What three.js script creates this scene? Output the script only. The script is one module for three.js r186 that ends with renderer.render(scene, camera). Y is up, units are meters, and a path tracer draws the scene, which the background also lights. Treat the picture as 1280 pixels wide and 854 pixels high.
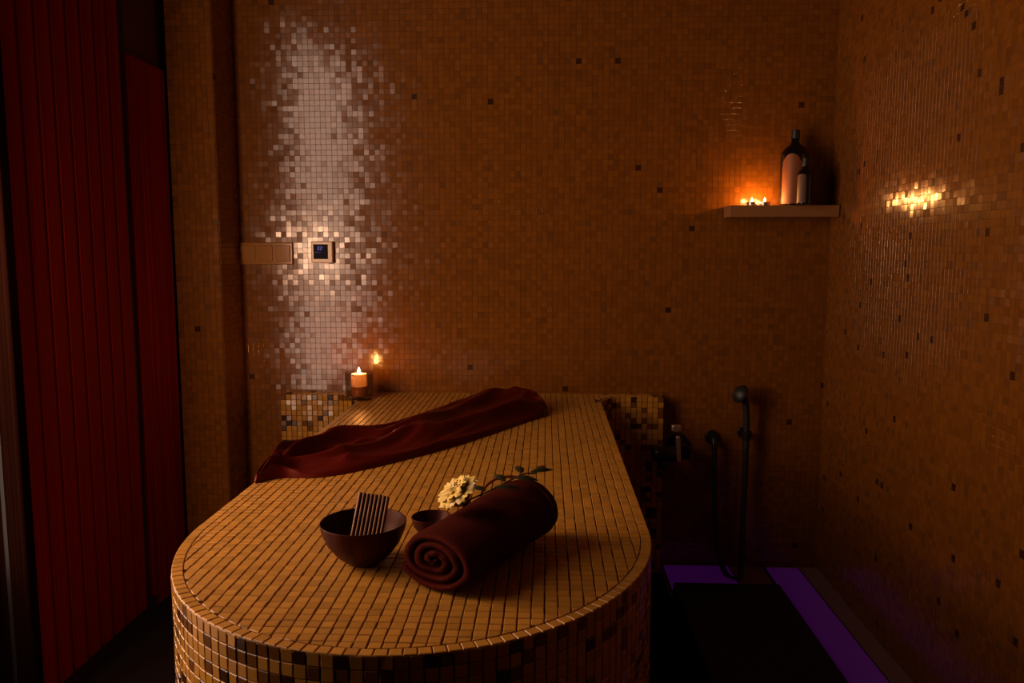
import * as THREE from 'three';
import { RoundedBoxGeometry } from 'three/addons/geometries/RoundedBoxGeometry.js';
import { mergeGeometries, mergeVertices } from 'three/addons/utils/BufferGeometryUtils.js';
import { RectAreaLightUniformsLib } from 'three/addons/lights/RectAreaLightUniformsLib.js';
import { ImprovedNoise } from 'three/addons/math/ImprovedNoise.js';

// ------------------------------------------------------------------ camera, light, exposure
const scene = new THREE.Scene();
scene.background = new THREE.Color(0x000000);
const EYE = 1.25;
const camera = new THREE.PerspectiveCamera(2 * Math.atan(427 / 1000) * 180 / Math.PI, 1280 / 854, 0.05, 30);
camera.position.set(0, EYE, 0);
camera.rotation.set(-Math.atan(0.111), Math.atan(0.042), 0, 'YXZ');
camera.updateMatrixWorld(true);
scene.add(camera);
const renderer = new THREE.WebGLRenderer({ antialias: true });
renderer.toneMapping = THREE.LinearToneMapping;
renderer.toneMappingExposure = 0.95;
renderer.shadowMap.enabled = true;
renderer.shadowMap.type = THREE.PCFSoftShadowMap;
RectAreaLightUniformsLib.init();

// the tall frosted window of the next room, left of the frame: the light that rakes over the bench
const WIN = { far: [-1.46, -1.92], near: [-1.3, -0.85], low: 0.42, high: 2.44 };
const WIN_COLOR = new THREE.Color().setRGB(1, 0.66, 0.48);
const WIN_RADIANCE = 4.1;
const LAMP_AT = [-1.315, 1.27, -1.58], LAMP_COLOR = new THREE.Color().setRGB(1, 0.58, 0.34), LAMP_POWER = 1.3;   // pendant globe beside the window
const winDir = new THREE.Vector3(WIN.near[0] - WIN.far[0], 0, WIN.near[1] - WIN.far[1]);
const winLen = winDir.length(); winDir.normalize();
const winNormal = new THREE.Vector3(-winDir.z, 0, winDir.x).negate();       // towards the room and the back wall
if (winNormal.x < 0) winNormal.negate();
const winMid = new THREE.Vector3((WIN.near[0] + WIN.far[0]) / 2, (WIN.low + WIN.high) / 2, (WIN.near[1] + WIN.far[1]) / 2);
{
  const l = new THREE.RectAreaLight(WIN_COLOR, WIN_RADIANCE, winLen - 0.08, WIN.high - WIN.low);
  l.name = 'window_light';
  l.position.copy(winMid).addScaledVector(winNormal, 0.03);
  l.lookAt(l.position.clone().add(winNormal));
  l.castShadow = true;
  scene.add(l);
}
const CANDLE_COLOR = new THREE.Color().setRGB(1, 0.4, 0.1);
const CANDLE_POWER = 0.1, TEALIGHT_POWER = 0.09;
const LED_COLOR = new THREE.Color().setRGB(0.5, 0.0, 1.0);
const LED_RADIANCE = 0.005;

// ------------------------------------------------------------------ helpers
function mulberry(a) { return () => { a |= 0; a = a + 0x6D2B79F5 | 0; let t = Math.imul(a ^ a >>> 15, 1 | a); t = t + Math.imul(t ^ t >>> 7, 61 | t) ^ t; return ((t ^ t >>> 14) >>> 0) / 4294967296; }; }
const rnd = mulberry(20240);
const gauss = () => (rnd() + rnd() + rnd() + rnd() - 2) * 1.7;
const noise3 = new ImprovedNoise();
const V = (x, y, z) => new THREE.Vector3(x, y, z);
const lin = (r, g, b) => new THREE.Color().setRGB(r, g, b);
function mat(color, roughness, more = {}) { return new THREE.MeshPhysicalMaterial({ color, roughness, metalness: 0, ...more }); }
function mesh(name, geometry, material, parent = scene) {
  const m = new THREE.Mesh(geometry, material); m.name = name; m.castShadow = m.receiveShadow = true; parent.add(m); return m;
}
function group(name, x = 0, y = 0, z = 0, turn = 0) { const g = new THREE.Group(); g.name = name; g.position.set(x, y, z); g.rotation.y = turn; scene.add(g); return g; }
function tag(o, label, category, grp, kind) { o.userData.label = label; o.userData.category = category; if (grp) o.userData.group = grp; if (kind) o.userData.kind = kind; return o; }
function structure(o, label, category) { return tag(o, label, category, null, 'structure'); }
const box = (w, h, d, x = 0, y = 0, z = 0) => new THREE.BoxGeometry(w, h, d).translate(x, y, z);
const rbox = (w, h, d, r, x = 0, y = 0, z = 0, s = 2) => new RoundedBoxGeometry(w, h, d, s, r).translate(x, y, z);
const tube = (pts, r, seg = 40, rad = 10, closed = false) => new THREE.TubeGeometry(new THREE.CatmullRomCurve3(pts, closed), seg, r, rad, closed);
const lathe = (pts, seg = 48) => new THREE.LatheGeometry(pts.map(([x, y]) => new THREE.Vector2(x, y)), seg);

function noiseTexture(size, fn, srgb, rx = 1, ry = 1) {
  const d = new Uint8Array(size * size * 4);
  for (let j = 0; j < size; j++) for (let i = 0; i < size; i++) {
    const c = fn(i / size, j / size), k = 4 * (j * size + i);
    d[k] = c[0] * 255; d[k + 1] = c[1] * 255; d[k + 2] = c[2] * 255; d[k + 3] = 255;
  }
  const t = new THREE.DataTexture(d, size, size); t.wrapS = t.wrapT = THREE.RepeatWrapping;
  t.magFilter = THREE.LinearFilter; t.minFilter = THREE.LinearMipmapLinearFilter; t.generateMipmaps = true;
  if (srgb) t.colorSpace = THREE.SRGBColorSpace;
  t.repeat.set(rx, ry); t.needsUpdate = true; return t;
}
const terry = (() => { const r = mulberry(7); const base = []; for (let i = 0; i < 128 * 128; i++) base.push(r());
  return noiseTexture(128, (u, v) => { const k = base[(Math.floor(v * 128) % 128) * 128 + Math.floor(u * 128) % 128]; return [k, k, k]; }, false, 6, 6); })();
const grainBump = noiseTexture(256, (u, v) => { const n = 0.5 + 0.35 * noise3.noise(u * 60, v * 3, 1.5) + 0.15 * noise3.noise(u * 160, v * 8, 4.5); return [n, n, n]; }, false);
const grain = noiseTexture(256, (u, v) => { const n = Math.min(1, Math.max(0.2, 0.8 + 0.25 * noise3.noise(u * 40, v * 2.5, 7.5) + 0.12 * noise3.noise(u * 120, v * 6, 2.2))); return [n, n, n]; }, true);

// ------------------------------------------------------------------ materials
const M = {
  grout: mat(lin(0.12, 0.043, 0.006), 0.95),
  plaster: mat(lin(0.07, 0.022, 0.008), 0.9),
  floor: mat(lin(0.007, 0.003, 0.002), 0.9, { specularIntensity: 0.2 }),
  redWood: mat(lin(0.3, 0.010, 0.004), 0.7, { specularIntensity: 0.15, map: grain, bumpMap: grainBump, bumpScale: 0.0008 }),
  casing: mat(lin(0.012, 0.003, 0.0015), 0.95, { specularIntensity: 0.02, map: grain }),
  slatWood: mat(lin(0.3, 0.009, 0.003), 0.7, { specularIntensity: 0.15, map: grain, bumpMap: grainBump, bumpScale: 0.0008 }),
  darkWood: mat(lin(0.045, 0.008, 0.004), 0.5, { specularIntensity: 0.3, map: grain }),
  bowlWood: mat(lin(0.06, 0.009, 0.004), 0.4, { specularIntensity: 0.35, specularColor: lin(1, 0.55, 0.4), map: grain }),
  towel: mat(lin(0.09, 0.011, 0.005), 0.95, { bumpMap: terry, bumpScale: 0.002, specularIntensity: 0.1 }),
  cloth: mat(lin(0.065, 0.004, 0.002), 0.4, { specularIntensity: 0.8, specularColor: lin(1, 0.35, 0.2), side: THREE.DoubleSide }),
  chrome: mat(lin(0.75, 0.62, 0.5), 0.4, { metalness: 1 }),
  darkMetal: mat(lin(0.03, 0.028, 0.028), 0.35, { metalness: 0.6 }),
  rubber: mat(lin(0.012, 0.011, 0.011), 0.5),
  plastic: mat(lin(0.30, 0.13, 0.03), 0.15),
  plasticPale: mat(lin(0.62, 0.40, 0.24), 0.3),
  wax: mat(lin(0.92, 0.7, 0.42), 1, { transmission: 0.6, thickness: 0, side: THREE.DoubleSide }), amber: mat(lin(0.5, 0.14, 0.02), 0.4),
  flame: mat(lin(1, 0.8, 0.5), 1, { emissive: lin(1.0, 0.72, 0.35), emissiveIntensity: 6 }),
  wick: mat(lin(0.02, 0.015, 0.01), 0.9),
  glass: mat(lin(0.6, 0.52, 0.44), 0.03, { transmission: 1, thickness: 0, ior: 1.45, side: THREE.DoubleSide }),
  tin: mat(lin(0.6, 0.55, 0.5), 0.3, { metalness: 1 }),
  bottle: mat(lin(0.006, 0.004, 0.003), 0.12),
  labelPaper: mat(lin(0.2, 0.06, 0.012), 0.6),
  labelRed: mat(lin(0.07, 0.025, 0.01), 0.6),
  shelf: mat(lin(0.24, 0.1, 0.025), 0.7),
  petal: mat(lin(0.80, 0.58, 0.14), 0.7, { side: THREE.DoubleSide }),
  petalTip: mat(lin(0.88, 0.68, 0.32), 0.7, { side: THREE.DoubleSide }),
  leaf: mat(lin(0.02, 0.022, 0.012), 0.28, { side: THREE.DoubleSide }),
  stem: mat(lin(0.05, 0.04, 0.015), 0.6),
  slate: mat(lin(0.006, 0.005, 0.006), 0.7),
  led: mat(lin(0.2, 0.1, 0.3), 0.6, { emissive: LED_COLOR, emissiveIntensity: 0.021 }),
  gutter: mat(lin(0.25, 0.14, 0.16), 0.6),
};
const TILE_BASE = [0.18, 0.06, 0.005], SLAB_BASE = [0.40, 0.185, 0.024];
const tileTone = (k, c = TILE_BASE) => lin(c[0] * k, c[1] * k * (0.97 + 0.03 * k), c[2] * k);
const DARK_TILE = lin(0.04, 0.014, 0.004), BROWN_TILE = lin(0.13, 0.048, 0.009);
const TILE_FINISH = { roughness: 0.17 }, TOP_FINISH = { roughness: 0.42 };
const tones = [0.86, 0.93, 0.98, 1.02, 1.07, 1.13];
const wallTileMats = tones.map(k => mat(tileTone(k), TILE_FINISH.roughness, { ior: 1.62 })).concat([mat(DARK_TILE, 0.16), mat(BROWN_TILE, 0.16)]);
const sideTileMats = tones.map(k => mat(tileTone(k, SLAB_BASE), 0.3)).concat([mat(DARK_TILE, 0.2), mat(BROWN_TILE, 0.2)]);
const topTileMats = tones.map(k => mat(tileTone(k, SLAB_BASE), TOP_FINISH.roughness));
const instTile = mat(lin(1, 1, 1), TILE_FINISH.roughness, { ior: 1.62 });
function pickTone(dark, brown) {
  const r = rnd();
  if (r < dark) return 6;
  if (r < dark + brown) return 7;
  return Math.floor(rnd() * 6);
}
const toneColor = (k) => wallTileMats[k].color;

// ------------------------------------------------------------------ mosaic pieces
const PITCH = 0.0208, TILE = 0.0188, THICK = 0.006;
// a prism over a polygon in the (x, y) plane, front face at z = 0, chamfered, open at the back
function prism(poly, thick = THICK, chamfer = 0.0011) {
  const n = poly.length, cx = poly.reduce((s, p) => s + p[0], 0) / n, cy = poly.reduce((s, p) => s + p[1], 0) / n;
  const pos = [], idx = [];
  const inner = poly.map(([x, y]) => { const l = Math.hypot(x - cx, y - cy) || 1, k = Math.max(0, 1 - 1.4 * chamfer / l); return [cx + (x - cx) * k, cy + (y - cy) * k]; });
  const quad = (a, b, c, d) => { const i = pos.length / 3; pos.push(...a, ...b, ...c, ...d); idx.push(i, i + 1, i + 2, i, i + 2, i + 3); };
  const top = pos.length / 3; for (const [x, y] of inner) pos.push(x, y, 0);
  for (let i = 1; i < n - 1; i++) idx.push(top, top + i, top + i + 1);
  for (let i = 0; i < n; i++) {
    const j = (i + 1) % n;
    quad([...poly[i], -chamfer], [...poly[j], -chamfer], [...inner[j], 0], [...inner[i], 0]);
    quad([...poly[i], -thick], [...poly[j], -thick], [...poly[j], -chamfer], [...poly[i], -chamfer]);
  }
  const g = new THREE.BufferGeometry();
  g.setAttribute('position', new THREE.Float32BufferAttribute(pos, 3)); g.setIndex(idx); g.computeVertexNormals();
  g.setAttribute('uv', new THREE.Float32BufferAttribute(new Float32Array(pos.length / 3 * 2), 2));
  return g;
}
const h = TILE / 2, hw = 0.0099;
const squareTile = prism([[-h, -0.0099], [h, -0.0099], [h, 0.0099], [-h, 0.0099]]);      // slab: wide joints lengthwise, tight joints across
const wallTile = prism([[-hw, -hw], [hw, -hw], [hw, hw], [-hw, hw]], THICK, 0.0002);
function onScreen(p) {
  const c = p.clone().applyMatrix4(camera.matrixWorldInverse); if (c.z > -0.1) return null;
  const x = 640 + 1000 * c.x / -c.z, y = 427 - 1000 * c.y / -c.z;
  return x > 4 && x < 1276 && y > 4 && y < 850 ? -c.z : null;
}
camera.matrixWorldInverse.copy(camera.matrixWorld).invert();
// places: [{p, n, up, tone}] ; the `own` largest in view become meshes of their own, the rest one instanced part
function layTiles(parent, places, own, tilt, mats, partName, stuffName) {
  const shape = mats === wallTileMats ? wallTile : squareTile;
  const q = new THREE.Matrix4(), x = V(), items = [];
  for (const t of places) {
    const n = t.n.clone().addScaledVector(x.crossVectors(t.up, t.n).normalize(), gauss() * tilt).addScaledVector(t.up, gauss() * tilt).normalize();
    const xa = V().crossVectors(t.up, n).normalize(), ya = V().crossVectors(n, xa);
    const m = new THREE.Matrix4().makeBasis(xa, ya, n).setPosition(t.p.clone().addScaledVector(t.n, (rnd() - 0.5) * 0.0003));
    const depth = own ? onScreen(t.p) : null;
    let size = 0;
    if (depth) size = Math.abs(V().subVectors(camera.position, t.p).normalize().dot(t.n)) / (depth * depth);
    items.push({ m, size, tone: t.tone });
  }
  items.sort((a, b) => b.size - a.size);
  const single = items.slice(0, own).filter(i => i.size > 0), rest = items.slice(single.length);
  for (const s of single) { const o = mesh(partName, shape, mats[Math.min(s.tone, mats.length - 1)], parent); o.applyMatrix4(s.m); }
  const im = new THREE.InstancedMesh(shape, mats === topTileMats ? mat(lin(1, 1, 1), TOP_FINISH.roughness) : instTile, rest.length);
  rest.forEach((r, i) => { im.setMatrixAt(i, r.m); im.setColorAt(i, mats[Math.min(r.tone, mats.length - 1)].color); });
  im.name = stuffName; im.userData.kind = 'stuff'; im.castShadow = im.receiveShadow = true; parent.add(im);
  return im;
}
function wallPlaces(x0, x1, y0, y1, at, n, skip, dark, brown) {
  const out = [];
  for (let y = y0 + PITCH / 2; y < y1; y += PITCH) for (let u = x0 + PITCH / 2; u < x1; u += PITCH) {
    if (skip && skip(u, y)) continue;
    out.push({ p: at(u, y), n, up: V(0, 1, 0), tone: pickTone(dark, brown) });
  }
  return out;
}

// ------------------------------------------------------------------ the room
const BACK = -3.112, RIGHT = 1.078, LEFT = -1.37, TOP = 2.55, REAR = 1.4;
{
  const f = mesh('floor', box(4.4, 0.1, 6, 0, -0.05, -1), M.floor); structure(f, 'dark floor of the steam room', 'floor');
  const c = mesh('ceiling', box(4.4, 0.1, 6, 0, TOP + 0.05, -1), M.plaster); structure(c, 'dark plaster ceiling of the steam room', 'ceiling');
  const wb = mesh('wall_back', box(4.4, TOP, 0.2, 0, TOP / 2, BACK - 0.1 - 0.0014), M.grout); structure(wb, 'back wall covered in small gold mosaic tiles', 'wall');
  layTiles(wb, wallPlaces(-1.2, RIGHT, 0, TOP - 0.02, (u, y) => V(u, y, BACK), V(0, 0, 1), (u, y) => u > -1.02 && u < 0.44 && y < 0.69, 0.002, 0.022), 0, 0.019, wallTileMats, 'tile', 'mosaic_tiles');
  const wr = mesh('wall_right', box(0.2, TOP, 4.8, RIGHT + 0.1 + 0.001, TOP / 2, -0.85), M.grout); structure(wr, 'right wall covered in small gold mosaic tiles', 'wall');
  layTiles(wr, wallPlaces(BACK, -0.9, 0, TOP - 0.02, (u, y) => V(RIGHT, y, u), V(-1, 0, 0), null, 0.012, 0.05), 300, 0.019, wallTileMats, 'tile', 'mosaic_tiles');
  const we = mesh('wall_rear', box(4.4, TOP, 0.2, 0, TOP / 2, REAR + 0.1), M.plaster); structure(we, 'plain rear wall of the steam room', 'wall');
  const wl = mesh('wall_left', mergeGeometries([box(0.2, TOP, 1.32, LEFT - 0.1 - 0.03, TOP / 2, -2.655), box(0.12, TOP, 0.06, -1.525, TOP / 2, -1.97)]), M.plaster); structure(wl, 'dark left wall behind the wooden slats', 'wall');
  const wn = mesh('wall_side', box(0.2, TOP, 2.3, WIN.near[0] - 0.1, TOP / 2, 0.31), M.plaster); structure(wn, 'plain side wall beside the frosted window', 'wall');
  // the tiled pier in the corner: it stands forward of the back wall, its right side faces away from the window
  const pw = 0.17, pd = -BACK - 2.92, px = -1.2 - pw / 2;
  const p = mesh('wall_pier', box(pw - 0.01, TOP, pd, px + 0.0028, TOP / 2, BACK + pd / 2 - 0.0022), M.grout); structure(p, 'narrow tiled pier in the corner beside the switches', 'pier');
  const places = wallPlaces(-1.37, -1.2 - 0.008, 0, TOP - 0.02, (u, y) => V(u, y, -2.92), V(0, 0, 1), null, 0.002, 0.022)
    .concat(wallPlaces(BACK, -2.92, 0, TOP - 0.02, (u, y) => V(-1.2, y, u), V(1, 0, 0), null, 0.002, 0.022));
  layTiles(p, places, 0, 0.019, wallTileMats, 'tile', 'mosaic_tiles');
}
{ // window_1: a tall frosted window, lit from the next room
  const w = group('window_1'); structure(w, 'tall frosted glass window glowing with warm light', 'window');
  w.position.set(winMid.x, 0, winMid.z); w.rotation.y = Math.atan2(winNormal.x, winNormal.z);
  mesh('frosted_pane', box(winLen - 0.07, WIN.high - WIN.low, 0.02, 0, winMid.y, 0), mat(lin(0.5, 0.32, 0.2), 0.6, { emissive: WIN_COLOR, emissiveIntensity: 0.8 }), w);
  mesh('lower_panel', box(winLen, WIN.low, 0.08, 0, WIN.low / 2, -0.02), M.plaster, w);
  mesh('upper_panel', box(winLen, TOP - WIN.high, 0.08, 0, (TOP + WIN.high) / 2, -0.02), M.plaster, w);
  for (const s of [-1, 1]) mesh('jamb', box(0.03, WIN.high - WIN.low, 0.04, s * (winLen / 2 - 0.015), winMid.y, 0), M.darkWood, w);
}
{ // casing between the window and the slatted door
  const c = mesh('trim_2', rbox(0.13, TOP - 0.004, 0.04, 0.006, -1.404, TOP / 2, -1.962), M.casing); structure(c, 'upright casing between the frosted window and the slatted door', 'casing');
}
{ // door_1: vertical wooden slats with a wide post
  const d = group('door_1'); structure(d, 'dark red wooden slatted door in the left wall', 'door');
  const edges = []; for (let z = -2.585; z < -2.06; z += 0.0725) edges.push(z);
  mesh('backing', box(0.01, 2.06, 0.72, LEFT - 0.02, 1.06, -2.30), M.slate, d);
  for (const z of edges) mesh('slat', rbox(0.022, 2.05, 0.066, 0.006, LEFT - 0.004, 1.06, z + 0.033), M.slatWood, d);
  mesh('threshold', box(0.03, 0.05, 0.7, LEFT - 0.01, 0.025, -2.3), M.slate, d);
  mesh('jamb_board', rbox(0.018, 1.9, 0.27, 0.004, LEFT - 0.012, 0.95, -2.775), M.redWood, d);
  mesh('stop_bead', rbox(0.02, 1.9, 0.02, 0.004, LEFT - 0.02, 0.95, -2.615), M.slate, d);
}

// ------------------------------------------------------------------ the tiled bench
const HB = 0.70, BX0 = -0.70, BX1 = 0.208, BC = (BX0 + BX1) / 2, BA = (BX1 - BX0) / 2, BZ = -1.55, BB = 0.515, LEDGE = -3.045;
function outline(inset = 0) {   // the visible edge of the slab, from the ledge's left end round to its right end
  const p = [];
  const R = 0.12;
  p.push([-1.03 + inset, BACK], [-1.03 + inset, LEDGE - inset]);
  for (let i = 0; i <= 10; i++) { const a = Math.PI / 2 * i / 10; p.push([BX0 - R + (R + inset) * Math.sin(a), LEDGE + R - (R + inset) * Math.cos(a)]); }
  for (let i = 1; i <= 30; i++) p.push([BX0 + inset, LEDGE + R + (BZ - LEDGE - R) * i / 30]);
  for (let i = 1; i < 80; i++) { const a = Math.PI * (1 - i / 80), c = Math.cos(a), s = Math.sin(a); const nx = c / BA, nz = s / BB, l = Math.hypot(nx, nz); p.push([BC + BA * c - inset * nx / l, BZ + BB * s - inset * nz / l]); }
  for (let i = 30; i >= 1; i--) p.push([BX1 - inset, LEDGE + R + (BZ - LEDGE - R) * i / 30]);
  for (let i = 10; i >= 0; i--) { const a = Math.PI / 2 * i / 10; p.push([BX1 + R - (R + inset) * Math.sin(a), LEDGE + R - (R + inset) * Math.cos(a)]); }
  p.push([0.452 - inset, LEDGE - inset], [0.452 - inset, BACK]);
  return p;
}
function inside(poly, x, y) { let c = false; for (let i = 0, j = poly.length - 1; i < poly.length; j = i++) { const [a, b] = poly[i], [e, f] = poly[j]; if ((b > y) !== (f > y) && x < (e - a) * (y - b) / (f - b) + a) c = !c; } return c; }
function clip(poly, convex) {   // Sutherland-Hodgman; convex runs with its inside on one side
  let out = poly;
  for (let i = 0; i < convex.length && out.length; i++) {
    const a = convex[i], b = convex[(i + 1) % convex.length], src = out; out = [];
    const side = (p) => (b[0] - a[0]) * (p[1] - a[1]) - (b[1] - a[1]) * (p[0] - a[0]);
    for (let k = 0; k < src.length; k++) {
      const p = src[k], q = src[(k + 1) % src.length], sp = side(p), sq = side(q);
      if (sp <= 0) out.push(p);
      if ((sp < 0 && sq > 0) || (sp > 0 && sq < 0)) { const t = sp / (sp - sq); out.push([p[0] + (q[0] - p[0]) * t, p[1] + (q[1] - p[1]) * t]); }
    }
  }
  return out;
}
{
  const bench = group('massage_slab', 0, 0, 0);
  tag(bench, 'large rounded mosaic tiled massage slab built against the back wall', 'massage slab');
  const body = new THREE.Shape(); outline(THICK * 0.75).forEach(([x, z], i) => i ? body.lineTo(x, -z) : body.moveTo(x, -z));
  mesh('core', new THREE.ExtrudeGeometry(body, { depth: HB - 0.0045, bevelEnabled: false }).rotateX(-Math.PI / 2), M.grout, bench);
  // border row that follows the edge
  const polys = [];
  const path = outline(0).slice(12, -12), cum = [0];
  for (let i = 1; i < path.length; i++) cum.push(cum[i - 1] + Math.hypot(path[i][0] - path[i - 1][0], path[i][1] - path[i - 1][1]));
  const total = cum[cum.length - 1];
  const at = (pth, s) => { s = Math.min(Math.max(s, 0), total); let i = 1; while (i < cum.length - 1 && cum[i] < s) i++; const t = (s - cum[i - 1]) / (cum[i] - cum[i - 1]); return [pth[i - 1][0] + (pth[i][0] - pth[i - 1][0]) * t, pth[i - 1][1] + (pth[i][1] - pth[i - 1][1]) * t]; };
  const rows = [outline(0.0005).slice(12, -12), outline(0.0195).slice(12, -12)];
  const count = Math.round(total / PITCH), step = total / count;
  for (let i = 0; i < count; i++) {
    const s0 = i * step + 0.001, s1 = (i + 1) * step - 0.001;
    polys.push([at(rows[0], s0), at(rows[0], s1), at(rows[1], s1), at(rows[1], s0)]);
  }
  // the field: a straight grid cut by the border
  const inner = outline(0.0212), ring = inner.slice(12, -12);
  const convex = [[ring[0][0], BACK], ...ring, [ring[ring.length - 1][0], BACK]];
  const whole = [];
  for (let x = BX0 - 0.36 + PITCH / 2; x < 0.46; x += PITCH) for (let z = BACK + PITCH / 2; z < -1.03; z += PITCH) {
    const jx = (rnd() - 0.5) * 0.0012, jz = (rnd() - 0.5) * 0.0012;
    const sq = [[x - h + jx, z - hw + jz], [x - h + jx, z + hw + jz], [x + h + jx, z + hw + jz], [x + h + jx, z - hw + jz]];
    const wing = x < BX0 + 0.02 || x > BX1 - 0.02;
    if (wing && z < LEDGE + 0.12) { if (sq.every(([a, b]) => inside(inner, a, b))) whole.push([x + jx, z + jz]); continue; }
    if (sq.every(([a, b]) => inside(convex, a, b))) { whole.push([x + jx, z + jz]); continue; }
    if (wing) continue;
    const c = clip(sq, convex);
    if (c.length < 3) continue;
    let area = 0; for (let k = 0; k < c.length; k++) { const p = c[k], q = c[(k + 1) % c.length]; area += p[0] * q[1] - q[0] * p[1]; }
    if (Math.abs(area) / 2 > 0.00004) polys.push(c);
  }
  layTiles(bench, whole.map(([x, z]) => ({ p: V(x, HB, z), n: V(0, 1, 0), up: V(0, 0, -1), tone: Math.floor(rnd() * 6) })), 220, 0.012, topTileMats, 'tile', 'top_mosaic');
  const cut = polys.map(poly => { // (x, z) -> prism plane (x, -z), laid flat
    let q = poly.map(([x, z]) => [x, -z]), area = 0;
    for (let k = 0; k < q.length; k++) { const a = q[k], b = q[(k + 1) % q.length]; area += a[0] * b[1] - b[0] * a[1]; }
    if (area < 0) q.reverse();
    const g = prism(q); g.rotateX(-Math.PI / 2); g.translate(0, HB + (rnd() - 0.5) * 0.0006, 0);
    const c = V(q.reduce((s, a) => s + a[0], 0) / q.length, HB, -q.reduce((s, a) => s + a[1], 0) / q.length);
    const d = onScreen(c); return { g, size: d ? Math.abs(area) / d ** 3 : 0, tone: Math.floor(rnd() * 6) };
  }).sort((a, b) => b.size - a.size);
  cut.slice(0, 80).forEach(c => mesh('tile', c.g, topTileMats[c.tone], bench));
  for (let k = 0; k < 3; k++) {
    const gs = cut.slice(80).filter((c, i) => i % 3 === k).map(c => c.g);
    mesh('edge_mosaic', mergeGeometries(gs), topTileMats[k * 2], bench).userData.kind = 'stuff';
  }
  // the sides
  const side = [], full = outline(0), fc = [0];
  for (let i = 1; i < full.length; i++) fc.push(fc[i - 1] + Math.hypot(full[i][0] - full[i - 1][0], full[i][1] - full[i - 1][1]));
  const fl = fc[fc.length - 1];
  for (let s = PITCH / 2; s < fl; s += PITCH) {
    let i = 1; while (i < fc.length - 1 && fc[i] < s) i++;
    const t = (s - fc[i - 1]) / (fc[i] - fc[i - 1]), a = full[i - 1], b = full[i], dx = b[0] - a[0], dz = b[1] - a[1], l = Math.hypot(dx, dz);
    const x = a[0] + dx * t, z = a[1] + dz * t, n = V(-dz / l, 0, dx / l);
    for (let y = HB - 0.0012 - PITCH / 2; y > 0; y -= PITCH) side.push({ p: V(x, y, z), n, up: V(0, 1, 0), tone: pickTone(0.07, 0.16) });
  }
  for (const q of side) { const probe = V().copy(q.p).addScaledVector(q.n, 0.02); if (inside(full, probe.x, probe.z)) q.n.negate(); }
  const facing = side.filter(q => V().subVectors(camera.position, q.p).dot(q.n) > 0), away = side.filter(q => !facing.includes(q));
  layTiles(bench, facing.concat(away.map(q => ({ ...q }))), 260, 0.03, sideTileMats, 'side_tile', 'side_mosaic');
}

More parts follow.
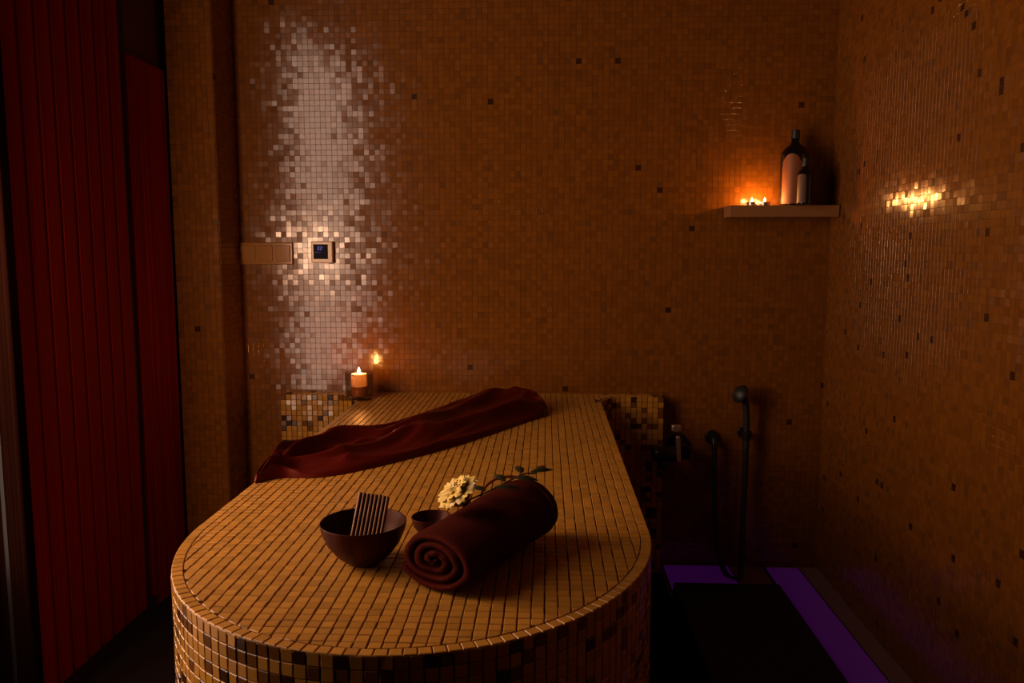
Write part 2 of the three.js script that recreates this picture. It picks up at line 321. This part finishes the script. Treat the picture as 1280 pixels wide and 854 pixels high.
// ------------------------------------------------------------------ crumpled cloth
{
  const front = [[-0.69, -1.84], [-0.64, -1.885], [-0.55, -1.895], [-0.42, -2.01], [-0.274, -2.205], [-0.104, -2.475], [-0.01, -2.64], [0.012, -2.69]];
  const rear = [[-0.70, -1.86], [-0.70, -2.0], [-0.695, -2.16], [-0.64, -2.32], [-0.50, -2.42], [-0.375, -2.70], [-0.21, -2.96], [-0.1, -2.95], [-0.005, -2.78]];
  const cf = new THREE.CatmullRomCurve3(front.map(([x, z]) => V(x, 0, z))), cr = new THREE.CatmullRomCurve3(rear.map(([x, z]) => V(x, 0, z)));
  const NU = 150, NV = 70, pos = [], uv = [], idx = [];
  const height = (u, v) => {
    const e = Math.min(1, Math.sqrt(Math.max(0, v * 9))) * Math.min(1, Math.sqrt(Math.max(0, (1 - v) * 8))) * Math.min(1, Math.sqrt(Math.max(0, u * 14))) * Math.min(1, Math.sqrt(Math.max(0, (1 - u) * 16)));
    const w = 0.5 * noise3.noise(u * 3.2, v * 2.2, 3.7);
    const f1 = 1 - Math.abs(noise3.noise(u * 1.7 + 4, v * 3.6 + u * 1.6 + w, 9.1)) * 2.4;
    const f2 = 1 - Math.abs(noise3.noise(u * 3.6 + 1, v * 5.5 - u * 2.5 + w, 5.3)) * 2.2;
    const hump = 0.005 + 0.034 * Math.exp(-(((u - 0.8) / 0.16) ** 2)) * Math.sin(Math.PI * v) + 0.02 * Math.exp(-(((u - 0.55) / 0.05) ** 2)) * Math.exp(-(((v - 0.45) / 0.25) ** 2));
    let crease = 0;
    for (const [v0, slope, bend, amp, wide, u0, u1] of [[0.2, 0.35, 0.04, 0.02, 0.05, 0.02, 0.6], [0.45, 0.2, -0.05, 0.022, 0.05, 0.1, 0.75], [0.7, -0.25, 0.05, 0.018, 0.045, 0.2, 0.95], [0.15, 0.1, 0.03, 0.014, 0.04, 0.5, 0.98], [0.85, -0.1, 0.03, 0.014, 0.05, 0.05, 0.5]]) {
      const c = v0 + slope * (u - u0) + bend * Math.sin(u * 13), inU = Math.max(0, Math.min(1, (u - u0) * 10, (u1 - u) * 8));
      crease += 1.25 * amp * inU * Math.exp(-(((v - c) / wide) ** 2));
    }
    return 0.006 * Math.min(1, e * 2) + e * (crease + hump + 0.02 * Math.max(0, f1) ** 2 + 0.014 * Math.max(0, f2) ** 2);
  };
  let H = []; for (let j = 0; j <= NV; j++) for (let i = 0; i <= NU; i++) H.push(height(i / NU, j / NV));
  for (let pass = 0; pass < 2; pass++) { const o = H.slice(); for (let j = 1; j < NV; j++) for (let i = 1; i < NU; i++) { const k = j * (NU + 1) + i; H[k] = (o[k] * 2 + o[k - 1] + o[k + 1] + o[k - NU - 1] + o[k + NU + 1]) / 6; } }
  for (let j = 0; j <= NV; j++) for (let i = 0; i <= NU; i++) {
    const u = i / NU, v = j / NV, a = cf.getPoint(u), b = cr.getPoint(u), p = a.lerp(b, v);
    p.x += 0.008 * noise3.noise(u * 6, v * 5, 1); p.z += 0.008 * noise3.noise(u * 6, v * 5, 2);
    if (i === 0 || i === NU || j === 0 || j === NV) { pos.push(p.x, HB + 0.0008, p.z); } else pos.push(p.x, HB + 0.003 + H[j * (NU + 1) + i], p.z);
    uv.push(p.x, p.z);
  }
  for (let j = 0; j < NV; j++) for (let i = 0; i < NU; i++) { const k = j * (NU + 1) + i; idx.push(k, k + 1, k + NU + 2, k, k + NU + 2, k + NU + 1); }
  const g = new THREE.BufferGeometry(); g.setAttribute('position', new THREE.Float32BufferAttribute(pos, 3)); g.setAttribute('uv', new THREE.Float32BufferAttribute(uv, 2)); g.setIndex(idx); g.computeVertexNormals();
  tag(mesh('draped_cloth', g, M.cloth), 'crumpled dark red cloth spread across the massage slab', 'cloth');
}

// ------------------------------------------------------------------ rolled towel
const TOWEL = { near: V(-0.18, 0, -1.245), far: V(-0.036, 0, -1.505), rx: 0.066, ry: 0.058 };
{
  const axis = V().subVectors(TOWEL.far, TOWEL.near), len = axis.length(); axis.normalize();
  const t = group('rolled_towel', TOWEL.near.x, HB, TOWEL.near.z, Math.atan2(axis.x, axis.z));
  tag(t, 'dark brown rolled terry towel lying on the massage slab', 'towel');
  // one long spiral layer swept along the roll
  const turns = 3.6, NT = 170, NL = 26, layer = 0.017, wall = 0.0145;
  const R0 = 0.067, pos = [], uv = [], idx = [];
  const ring = (k) => { const a = k / NT * turns * 2 * Math.PI, r = R0 - layer * a / (2 * Math.PI); return [a, Math.max(r, 0.004)]; };
  const per = (NT + 1) * 2;
  for (let j = 0; j <= NL; j++) {
    const z = len * j / NL, edge = Math.min(j, NL - j);
    for (let s = 0; s < 2; s++) for (let k = 0; k <= NT; k++) {
      const kk = s ? NT - k : k; let [a, r] = ring(kk); r -= s ? Math.min(wall, r * 0.9) : 0;
      if (!s && edge === 0) r -= 0.003; if (s && edge === 0) r += 0.002;
      const lump = 1 + 0.035 * noise3.noise(Math.cos(a) * 1.4, Math.sin(a) * 1.4, z * 9) + 0.02 * noise3.noise(a * 2, z * 22, 3);
      const ang = -a - 0.5, ky = 0.79 + 0.17 * j / NL, X = Math.cos(ang) * r * 1.24 * lump, Y = Math.sin(ang) * r * ky * lump + 0.067 * ky - 0.063;
      pos.push(X, Math.max(Y + 0.063, 0.001), z + 0.006 * noise3.noise(a, 2.2, 1) * (edge === 0 ? 1 : 0)); uv.push(a * 0.06 * 10, z * 10);
    }
  }
  for (let j = 0; j < NL; j++) for (let k = 0; k < per; k++) { const a = j * per + k, b = j * per + (k + 1) % per; idx.push(a, b, b + per, a, b + per, a + per); }
  for (const j of [0, NL]) for (let k = 0; k < NT; k++) { const o = j * per, a = o + k, b = o + k + 1, c = o + per - 1 - k, d = o + per - 2 - k; if (j) idx.push(a, b, d, a, d, c); else idx.push(a, d, b, a, c, d); }
  const g = new THREE.BufferGeometry(); g.setAttribute('position', new THREE.Float32BufferAttribute(pos, 3)); g.setAttribute('uv', new THREE.Float32BufferAttribute(uv, 2)); g.setIndex(idx); g.computeVertexNormals();
  const m = M.towel.clone(); m.side = THREE.DoubleSide; mesh('terry_roll', g, m, t);
  // hem band round the roll
  const hem = []; for (let i = 0; i <= 60; i++) { const a = -0.1 + i / 60 * Math.PI * 1.02; hem.push(V(Math.cos(a) * 0.0835, 0.0635 + Math.sin(a) * 0.0645, len - 0.035)); }
  mesh('hem', new THREE.TubeGeometry(new THREE.CatmullRomCurve3(hem), 60, 0.0025, 6).applyMatrix4(new THREE.Matrix4()), m, t);
}

// ------------------------------------------------------------------ flower with a leafy sprig on the towel
{
  const f = group('flower_sprig', -0.141, 0.823, -1.345);
  tag(f, 'pale yellow flower with a dark leafy stem laid on the towel', 'flower');
  const petalGeo = (w, l, cup) => {
    const g = new THREE.PlaneGeometry(w, l, 6, 6), p = g.attributes.position;
    for (let i = 0; i < p.count; i++) {
      let x = p.getX(i), y = p.getY(i) + l / 2; const t = y / l; const wide = Math.sin(Math.PI * Math.min(1, 0.18 + t * 0.72)) ** 0.7;
      const fr = t > 0.9 ? 0.0022 * Math.sin(x * 900) : 0;
      p.setXYZ(i, x * wide, y + fr, cup * (x / w * 2) ** 2 * 0.4 - cup * Math.sin(t * Math.PI * 0.9) + 0.002 * Math.sin(t * 9 + x * 400));
    }
    g.computeVertexNormals(); return g;
  };
  const big = petalGeo(0.032, 0.033, 0.009), mid = petalGeo(0.027, 0.029, 0.008), small = petalGeo(0.018, 0.023, 0.006);
  const layers = [[9, big, 1.15], [8, big, 0.85], [8, mid, 0.55], [7, mid, 0.3], [5, small, 0.1]];
  const headTilt = new THREE.Matrix4().makeRotationFromEuler(new THREE.Euler(0.35, 0, 0.6)).scale(V(1.3, 1.1, 1.3));
  for (const [n, g, open] of layers) for (let k = 0; k < n; k++) {
    const a = k / n * Math.PI * 2 + open * 3 + (rnd() - 0.5) * 0.3;
    const m = new THREE.Matrix4().makeRotationY(a).multiply(new THREE.Matrix4().makeRotationX(open + (rnd() - 0.5) * 0.2)).multiply(new THREE.Matrix4().makeTranslation(0, 0.001, -0.002));
    const o = mesh('petal', g, rnd() < 0.35 ? M.petalTip : M.petal, f); o.applyMatrix4(headTilt.clone().multiply(m));
  }
  mesh('calyx', lathe([[0.002, -0.009], [0.007, -0.007], [0.009, -0.001], [0.006, 0.003]], 14).applyMatrix4(headTilt), M.stem, f);
  const stemPts = [V(0.012, 0.0, -0.006), V(0.03, 0.003, -0.025), V(0.055, 0.006, -0.06), V(0.08, 0.009, -0.1), V(0.104, 0.0105, -0.135), V(0.125, 0.007, -0.15)];
  mesh('stem', tube(stemPts, 0.0016, 30, 6), M.stem, f);
  const leafGeo = (() => { const g = new THREE.PlaneGeometry(0.022, 0.05, 6, 10), p = g.attributes.position;
    for (let i = 0; i < p.count; i++) { const y = p.getY(i) + 0.025, t = y / 0.05, w = Math.sin(Math.PI * (0.04 + 0.93 * t)) ** 0.9; const x = p.getX(i) * w; p.setXYZ(i, x, y, -Math.abs(x) * 0.35 + 0.006 * Math.sin(t * Math.PI) - 0.004 * t); }
    g.computeVertexNormals(); return g; })();
  const curve = new THREE.CatmullRomCurve3(stemPts);
  [[0.25, 1.3], [0.36, -0.9], [0.5, 1.0], [0.62, -1.1], [0.75, 0.8], [0.9, -0.6], [1, 0.1]].forEach(([t, turn]) => {
    const o = mesh('leaf', leafGeo, M.leaf, f); o.position.copy(curve.getPoint(t)).add(V(0, 0.003, 0)); o.rotation.set(-Math.PI / 2 + 0.12 + (rnd() - 0.5) * 0.15, 0, -0.55 + turn, 'XYZ');
    o.scale.setScalar(0.75 + rnd() * 0.3);
  });
  mesh('tendril', tube([V(0.004, 0.004, -0.01), V(0.017, 0.018, -0.012), V(0.016, 0.034, -0.014)], 0.0012, 12, 6), M.stem, f);
}

// ------------------------------------------------------------------ bowls and ribbed board
{
  const b = group('wooden_bowl', -0.322, HB, -1.366);
  tag(b, 'large dark wooden bowl holding a ribbed board', 'bowl');
  mesh('vessel', lathe([[0.0, 0.002], [0.024, 0.0], [0.03, 0.003], [0.048, 0.017], [0.064, 0.038], [0.0735, 0.06], [0.0765, 0.075], [0.0755, 0.0765], [0.0735, 0.075], [0.069, 0.058], [0.059, 0.038], [0.044, 0.021], [0.024, 0.011], [0.0, 0.01]], 72), M.bowlWood, b);
  const s = group('small_dish', -0.222, HB, -1.518);
  tag(s, 'small dark dish half hidden behind the rolled towel', 'dish');
  mesh('vessel', lathe([[0.0, 0.001], [0.02, 0.0], [0.026, 0.003], [0.036, 0.018], [0.040, 0.034], [0.039, 0.0355], [0.0372, 0.034], [0.033, 0.018], [0.022, 0.007], [0.0, 0.006]], 56), M.bowlWood, s);
  const r = group('ribbed_board', -0.318, HB + 0.027, -1.338);
  r.rotation.set(-0.42, 0.1, -0.16, 'YXZ');
  tag(r, 'small dark wooden board with pale ridges standing in the bowl', 'massage board');
  mesh('board', rbox(0.056, 0.102, 0.012, 0.002, 0, 0.053, -0.008), M.darkWood, r);
  const pale = mat(lin(0.75, 0.38, 0.2), 0.5, { map: grain });
  for (let k = 0; k < 8; k++) mesh('ridge', new THREE.CylinderGeometry(0.0019, 0.0019, 0.1, 10).translate(-0.0248 + k * 0.0071, 0.053, -0.001), pale, r);
}

// ------------------------------------------------------------------ candles
function flameGeometry(r, hgt) { return lathe([[0, 0], [r * 0.7, hgt * 0.12], [r, hgt * 0.32], [r * 0.75, hgt * 0.58], [r * 0.3, hgt * 0.85], [0.0001, hgt]], 16); }
function pointAt(parent, y, power, name) { const l = new THREE.PointLight(CANDLE_COLOR, power); l.name = name; l.position.set(0, y, 0); l.castShadow = true; l.shadow.radius = 0.3; parent.add(l); }
{
  const c = group('glass_candle', -0.70, HB, -2.95);
  tag(c, 'burning candle in a clear glass tumbler on the massage slab', 'candle');
  mesh('tumbler', lathe([[0.0, 0.004], [0.046, 0.004], [0.05, 0.01], [0.0525, 0.104]], 48), M.glass, c);
  const b = mesh('base', lathe([[0, 0.0005], [0.044, 0.0005], [0.049, 0.004], [0.045, 0.007], [0, 0.0065]], 40), M.glass, c);
  const wx = mesh('wax', lathe([[0, 0.05], [0.028, 0.05], [0.030, 0.052], [0.030, 0.094], [0.027, 0.098], [0.02, 0.093], [0, 0.092]], 32), M.wax, c);
  mesh('amber_gel', lathe([[0, 0.012], [0.027, 0.012], [0.0295, 0.016], [0.0295, 0.049], [0, 0.049]], 32), M.amber, c);
  mesh('wick', new THREE.CylinderGeometry(0.0008, 0.001, 0.012, 6).translate(0, 0.098, 0), M.wick, wx);
  mesh('flame', flameGeometry(0.0065, 0.026).translate(0, 0.098, 0), M.flame, c);
  pointAt(c, 0.108, CANDLE_POWER, 'candle_light');
}
{ // the globe that hangs by the window, outside the frame: it throws the towel's shadow across the slab
  const p = group('pendant_lamp', LAMP_AT[0], 0, LAMP_AT[2]);
  tag(p, 'frosted glass globe lamp hanging on a cord by the window', 'lamp');
  mesh('globe', new THREE.SphereGeometry(0.075, 32, 20).translate(0, LAMP_AT[1], 0), mat(lin(0.8, 0.75, 0.7), 0.6, { emissive: LAMP_COLOR, emissiveIntensity: 1 }), p);
  mesh('cap', lathe([[0, 0.1], [0.012, 0.1], [0.02, 0.085], [0.034, 0.068]], 24).translate(0, LAMP_AT[1], 0), M.darkMetal, p);
  mesh('cord', new THREE.CylinderGeometry(0.003, 0.003, TOP - LAMP_AT[1] - 0.1, 8).translate(0, (TOP + LAMP_AT[1] + 0.1) / 2, 0), M.rubber, p);
  mesh('ceiling_rose', lathe([[0, TOP - 0.03], [0.02, TOP - 0.03], [0.045, TOP - 0.002], [0, TOP - 0.002]], 24), M.darkMetal, p);
  const l = new THREE.PointLight(LAMP_COLOR, LAMP_POWER); l.name = 'pendant_light'; l.position.set(0, LAMP_AT[1], 0); l.castShadow = true; l.shadow.radius = 3.7; p.add(l);
}
// ------------------------------------------------------------------ shelf, bottles, tealights
const SHY = 1.4235;
{
  const s = mesh('wall_shelf', rbox(RIGHT - 0.004 - 0.675, 0.043, 0.1, 0.003, (RIGHT - 0.004 + 0.675) / 2, SHY - 0.0215, BACK + 0.053), M.shelf);
  tag(s, 'pale narrow wall shelf in the corner holding bottles and tealights', 'shelf');
  [[0.766, -3.055], [0.812, -3.05]].forEach(([x, z], i) => {
    const c = group(i ? 'tealight_001' : 'tealight', x, SHY, z);
    tag(c, i ? 'lit tealight on the shelf, next to the bottles' : 'lit tealight on the shelf, farther from the bottles', 'candle', 'tealights on the shelf');
    mesh('cup', lathe([[0, 0.0005], [0.0185, 0.0005], [0.0192, 0.002], [0.0192, 0.0135], [0.0185, 0.0135], [0.0183, 0.0018], [0, 0.0018]], 32), M.tin, c);
    const wx = mesh('wax', lathe([[0, 0.0095], [0.018, 0.0095], [0.018, 0.0105], [0, 0.0108]], 24), M.wax, c);
    mesh('wick', new THREE.CylinderGeometry(0.0006, 0.0008, 0.008, 6).translate(0, 0.0135, 0), M.wick, wx);
    mesh('flame', flameGeometry(0.0055, 0.018).translate(0, 0.014, 0), M.flame, c);
    pointAt(c, 0.022, TEALIGHT_POWER, 'tealight_glow');
  });
  const bottle = (name, label, x, z, prof, lab, labMat, capParts) => {
    const b = group(name, x, SHY, z); tag(b, label, 'bottle', null);
    const body = mesh('body', lathe(prof, 48), M.bottle, b);
    const l = mesh('paper_label', lab, labMat, body); l.userData.label = 'pale paper label';
    for (const [n, g] of capParts) mesh(n, g, M.rubber, b);
  };
  // arch-topped label wrapped on the left of the big bottle
  const arch = (r, a0, a1, y0, y1, round) => {
    const nu = 20, nv = 24, pos = [], idx = [];
    for (let j = 0; j <= nv; j++) for (let i = 0; i <= nu; i++) {
      const u = i / nu, a = a0 + (a1 - a0) * u, top = y1 - round * (1 - Math.sqrt(Math.max(0, 1 - (2 * u - 1) ** 2))), y = y0 + (top - y0) * j / nv;
      pos.push(Math.sin(a) * r, y, Math.cos(a) * r);
    }
    for (let j = 0; j < nv; j++) for (let i = 0; i < nu; i++) { const k = j * (nu + 1) + i; idx.push(k, k + 1, k + nu + 2, k, k + nu + 2, k + nu + 1); }
    const g = new THREE.BufferGeometry(); g.setAttribute('position', new THREE.Float32BufferAttribute(pos, 3)); g.setIndex(idx); g.computeVertexNormals();
    g.setAttribute('uv', new THREE.Float32BufferAttribute(new Float32Array(pos.length / 3 * 2), 2)); return g;
  };
  bottle('oil_bottle', 'tall black bottle with arched pale label on the corner shelf', 0.918, -3.056,
    [[0, 0.001], [0.046, 0.001], [0.05, 0.005], [0.05, 0.178], [0.047, 0.195], [0.036, 0.21], [0.022, 0.221], [0.0145, 0.23], [0.0138, 0.245], [0.0, 0.245]],
    arch(0.0508, -1.25, 0.25, 0.006, 0.186, 0.05), M.labelPaper,
    [['cap', lathe([[0, 0.243], [0.0148, 0.243], [0.0152, 0.246], [0.0152, 0.274], [0.0142, 0.276], [0, 0.276]], 28)]]);
  bottle('small_bottle', 'small black bottle with a reddish label before the tall bottle', 0.936, -2.985,
    [[0, 0.001], [0.026, 0.001], [0.028, 0.004], [0.028, 0.104], [0.025, 0.118], [0.014, 0.127], [0.0105, 0.131], [0.0105, 0.138], [0, 0.138]],
    arch(0.0286, -1.35, -0.1, 0.006, 0.108, 0.01), M.labelRed,
    [['cap', lathe([[0, 0.137], [0.0118, 0.137], [0.012, 0.139], [0.012, 0.165], [0.011, 0.167], [0, 0.167]], 24)]]);
}

// ------------------------------------------------------------------ switches and thermostat
{
  const s = group('switch_plate', -1.094, 1.247, BACK);
  tag(s, 'cream triple light switch plate on the back wall', 'light switch');
  mesh('frame', rbox(0.214, 0.086, 0.010, 0.004, 0, 0, 0.006), M.plastic, s);
  for (let k = -1; k <= 1; k++) { const r = mesh('rocker', rbox(0.057, 0.062, 0.008, 0.003, 0, 0, 0), M.plastic, s); r.position.set(k * 0.069, 0, 0.012); r.rotation.x = 0.06; }
  const t = group('thermostat', -0.868, 1.252, BACK);
  tag(t, 'square white thermostat with a small lit screen', 'thermostat');
  mesh('housing', rbox(0.084, 0.084, 0.024, 0.004, 0, 0, 0.013), M.plasticPale, t);
  const cv = document.createElement('canvas'); cv.width = cv.height = 256; const c = cv.getContext('2d');
  c.fillStyle = '#050308'; c.fillRect(0, 0, 256, 256);
  c.fillStyle = '#8f86e0'; c.font = 'bold 84px sans-serif'; c.fillText('32', 62, 98); c.font = '40px sans-serif'; c.fillText('°', 160, 80);
  c.fillStyle = '#5a54a0'; for (const [x, y] of [[30, 140], [62, 134], [88, 142], [118, 138]]) { c.beginPath(); c.arc(x, y, 9, 0, 7); c.fill(); }
  const tex = new THREE.CanvasTexture(cv); tex.colorSpace = THREE.SRGBColorSpace;
  mesh('screen', new THREE.PlaneGeometry(0.057, 0.057).translate(-0.004, 0.002, 0.0258), mat(lin(0.01, 0.008, 0.012), 0.5, { specularIntensity: 0.1, emissive: lin(1, 1, 1), emissiveMap: tex, emissiveIntensity: 0.45 }), t);
}

// ------------------------------------------------------------------ shower fittings
{
  const m = group('shower_mixer', 0.525, 0.50, BACK);
  tag(m, 'chrome shower mixer with an upright lever on the back wall', 'shower mixer');
  mesh('escutcheon', new THREE.CylinderGeometry(0.04, 0.043, 0.012, 36).rotateX(Math.PI / 2).translate(0, 0, 0.008), M.darkMetal, m);
  mesh('body', new THREE.CylinderGeometry(0.026, 0.026, 0.13, 28).rotateX(Math.PI / 2).translate(0, 0, 0.075), M.darkMetal, m);
  mesh('spout', mergeGeometries([new THREE.CapsuleGeometry(0.03, 0.06, 6, 20).rotateZ(Math.PI / 2).translate(-0.065, -0.005, 0.135), new THREE.CylinderGeometry(0.014, 0.016, 0.05, 18).translate(-0.085, -0.04, 0.135)]), M.darkMetal, m);
  mesh('lever', rbox(0.016, 0.1, 0.022, 0.006, -0.028, 0.027, 0.178).rotateZ(0.05), M.chrome, m);
  mesh('knob', rbox(0.036, 0.026, 0.026, 0.006, -0.036, 0.1, 0.16), M.chrome, m);
  const o = group('hose_outlet', 0.655, 0.53, BACK);
  tag(o, 'dark wall outlet feeding the shower hose', 'hose outlet');
  mesh('rosette', new THREE.CylinderGeometry(0.026, 0.029, 0.01, 32).rotateX(Math.PI / 2).translate(0, 0, 0.007), M.darkMetal, o);
  mesh('elbow', mergeGeometries([tube([V(0, 0, 0.01), V(0, 0, 0.03), V(0, -0.006, 0.046), V(0, -0.03, 0.052)], 0.0125, 20, 16), new THREE.SphereGeometry(0.0135, 16, 12).translate(0, -0.002, 0.044)]), M.darkMetal, o);
  const k = group('shower_holder', 0.775, 0.55, BACK);
  tag(k, 'dark wall bracket holding the hand shower', 'holder');
  mesh('rosette', new THREE.CylinderGeometry(0.02, 0.023, 0.01, 28).rotateX(Math.PI / 2).translate(0, 0, 0.007), M.darkMetal, k);
  mesh('clip', mergeGeometries([new THREE.CylinderGeometry(0.010, 0.010, 0.03, 16).rotateX(Math.PI / 2).translate(0, 0, 0.024), new THREE.CylinderGeometry(0.019, 0.0165, 0.034, 24, 1, true).translate(0, 0, 0.055)]), M.darkMetal, k);
  const s = group('hand_shower', 0.775, 0.55, BACK + 0.055);
  tag(s, 'black hand shower standing upright in its wall bracket', 'hand shower');
  const hp = [V(0, -0.05, 0), V(0, 0.0, 0), V(-0.004, 0.09, 0.004), V(-0.014, 0.145, 0.012)];
  mesh('handle', tube(hp, 0.0125, 30, 16), M.rubber, s);
  const head = mesh('head', lathe([[0, 0.02], [0.014, 0.019], [0.03, 0.008], [0.037, -0.004], [0.036, -0.009], [0, -0.009]], 36), M.rubber, s);
  head.position.set(-0.036, 0.168, 0.022); head.rotation.set(0.55, 0, 0.95);
  mesh('spray_face', lathe([[0, -0.0115], [0.03, -0.0115], [0.032, -0.009], [0, -0.009]], 30), M.darkMetal, head);
  mesh('neck', tube([V(-0.01, 0.13, 0.009), V(-0.018, 0.155, 0.014), V(-0.03, 0.17, 0.02)], 0.013, 12, 14), M.rubber, s);
  const hose = mesh('shower_hose', mergeGeometries([tube([V(0.655, 0.50, BACK + 0.052), V(0.657, 0.40, BACK + 0.052), V(0.662, 0.25, BACK + 0.055), V(0.675, 0.1, BACK + 0.075), V(0.70, 0.02, BACK + 0.12), V(0.735, 0.014, BACK + 0.16), V(0.755, 0.06, BACK + 0.12), V(0.768, 0.22, BACK + 0.07), V(0.775, 0.38, BACK + 0.056), V(0.775, 0.50, BACK + 0.055)], 0.0105, 120, 12)]), M.rubber);
  tag(hose, 'black flexible hose looping from wall outlet to hand shower', 'hose');
}
// ------------------------------------------------------------------ shower floor with violet light
{
  const g = mesh('trim_1', mergeGeometries([box(RIGHT - 0.46, 0.006, 0.29, (RIGHT + 0.46) / 2, 0.003, BACK + 0.148), box(0.225, 0.006, 1.9, RIGHT - 0.1145, 0.003, -1.87)]), M.gutter);
  structure(g, 'pale drain channel running along the shower walls', 'channel');
  const p = mesh('shower_platform', rbox(0.385, 0.06, 1.75, 0.01, 0.66, 0.03, -1.945), M.slate); tag(p, 'black raised platform on the shower floor', 'platform');
  const strip = (name, label, w, d, x, z) => {   // backlit cover panel let into the channel
    const t = group(name, x, 0, z); tag(t, label, 'light strip', null);
    mesh('rim', box(w + 0.012, 0.006, d + 0.012, 0, 0.0092, 0), M.slate, t);
    mesh('led_panel', box(w, 0.004, d, 0, 0.0123, 0), M.led, t);
    const l = new THREE.RectAreaLight(LED_COLOR, LED_RADIANCE, w, d); l.name = 'led_light'; l.position.set(0, 0.017, 0); l.rotation.x = Math.PI / 2; l.castShadow = true; t.add(l);
  };
  strip('light_strip', 'violet glowing floor strip below the shower hose', 0.255, 0.235, 0.6, -2.972);
  strip('light_strip_001', 'violet glowing floor strip along the right wall', 0.125, 1.88, 0.935, -2.14);
}
renderer.render(scene, camera);
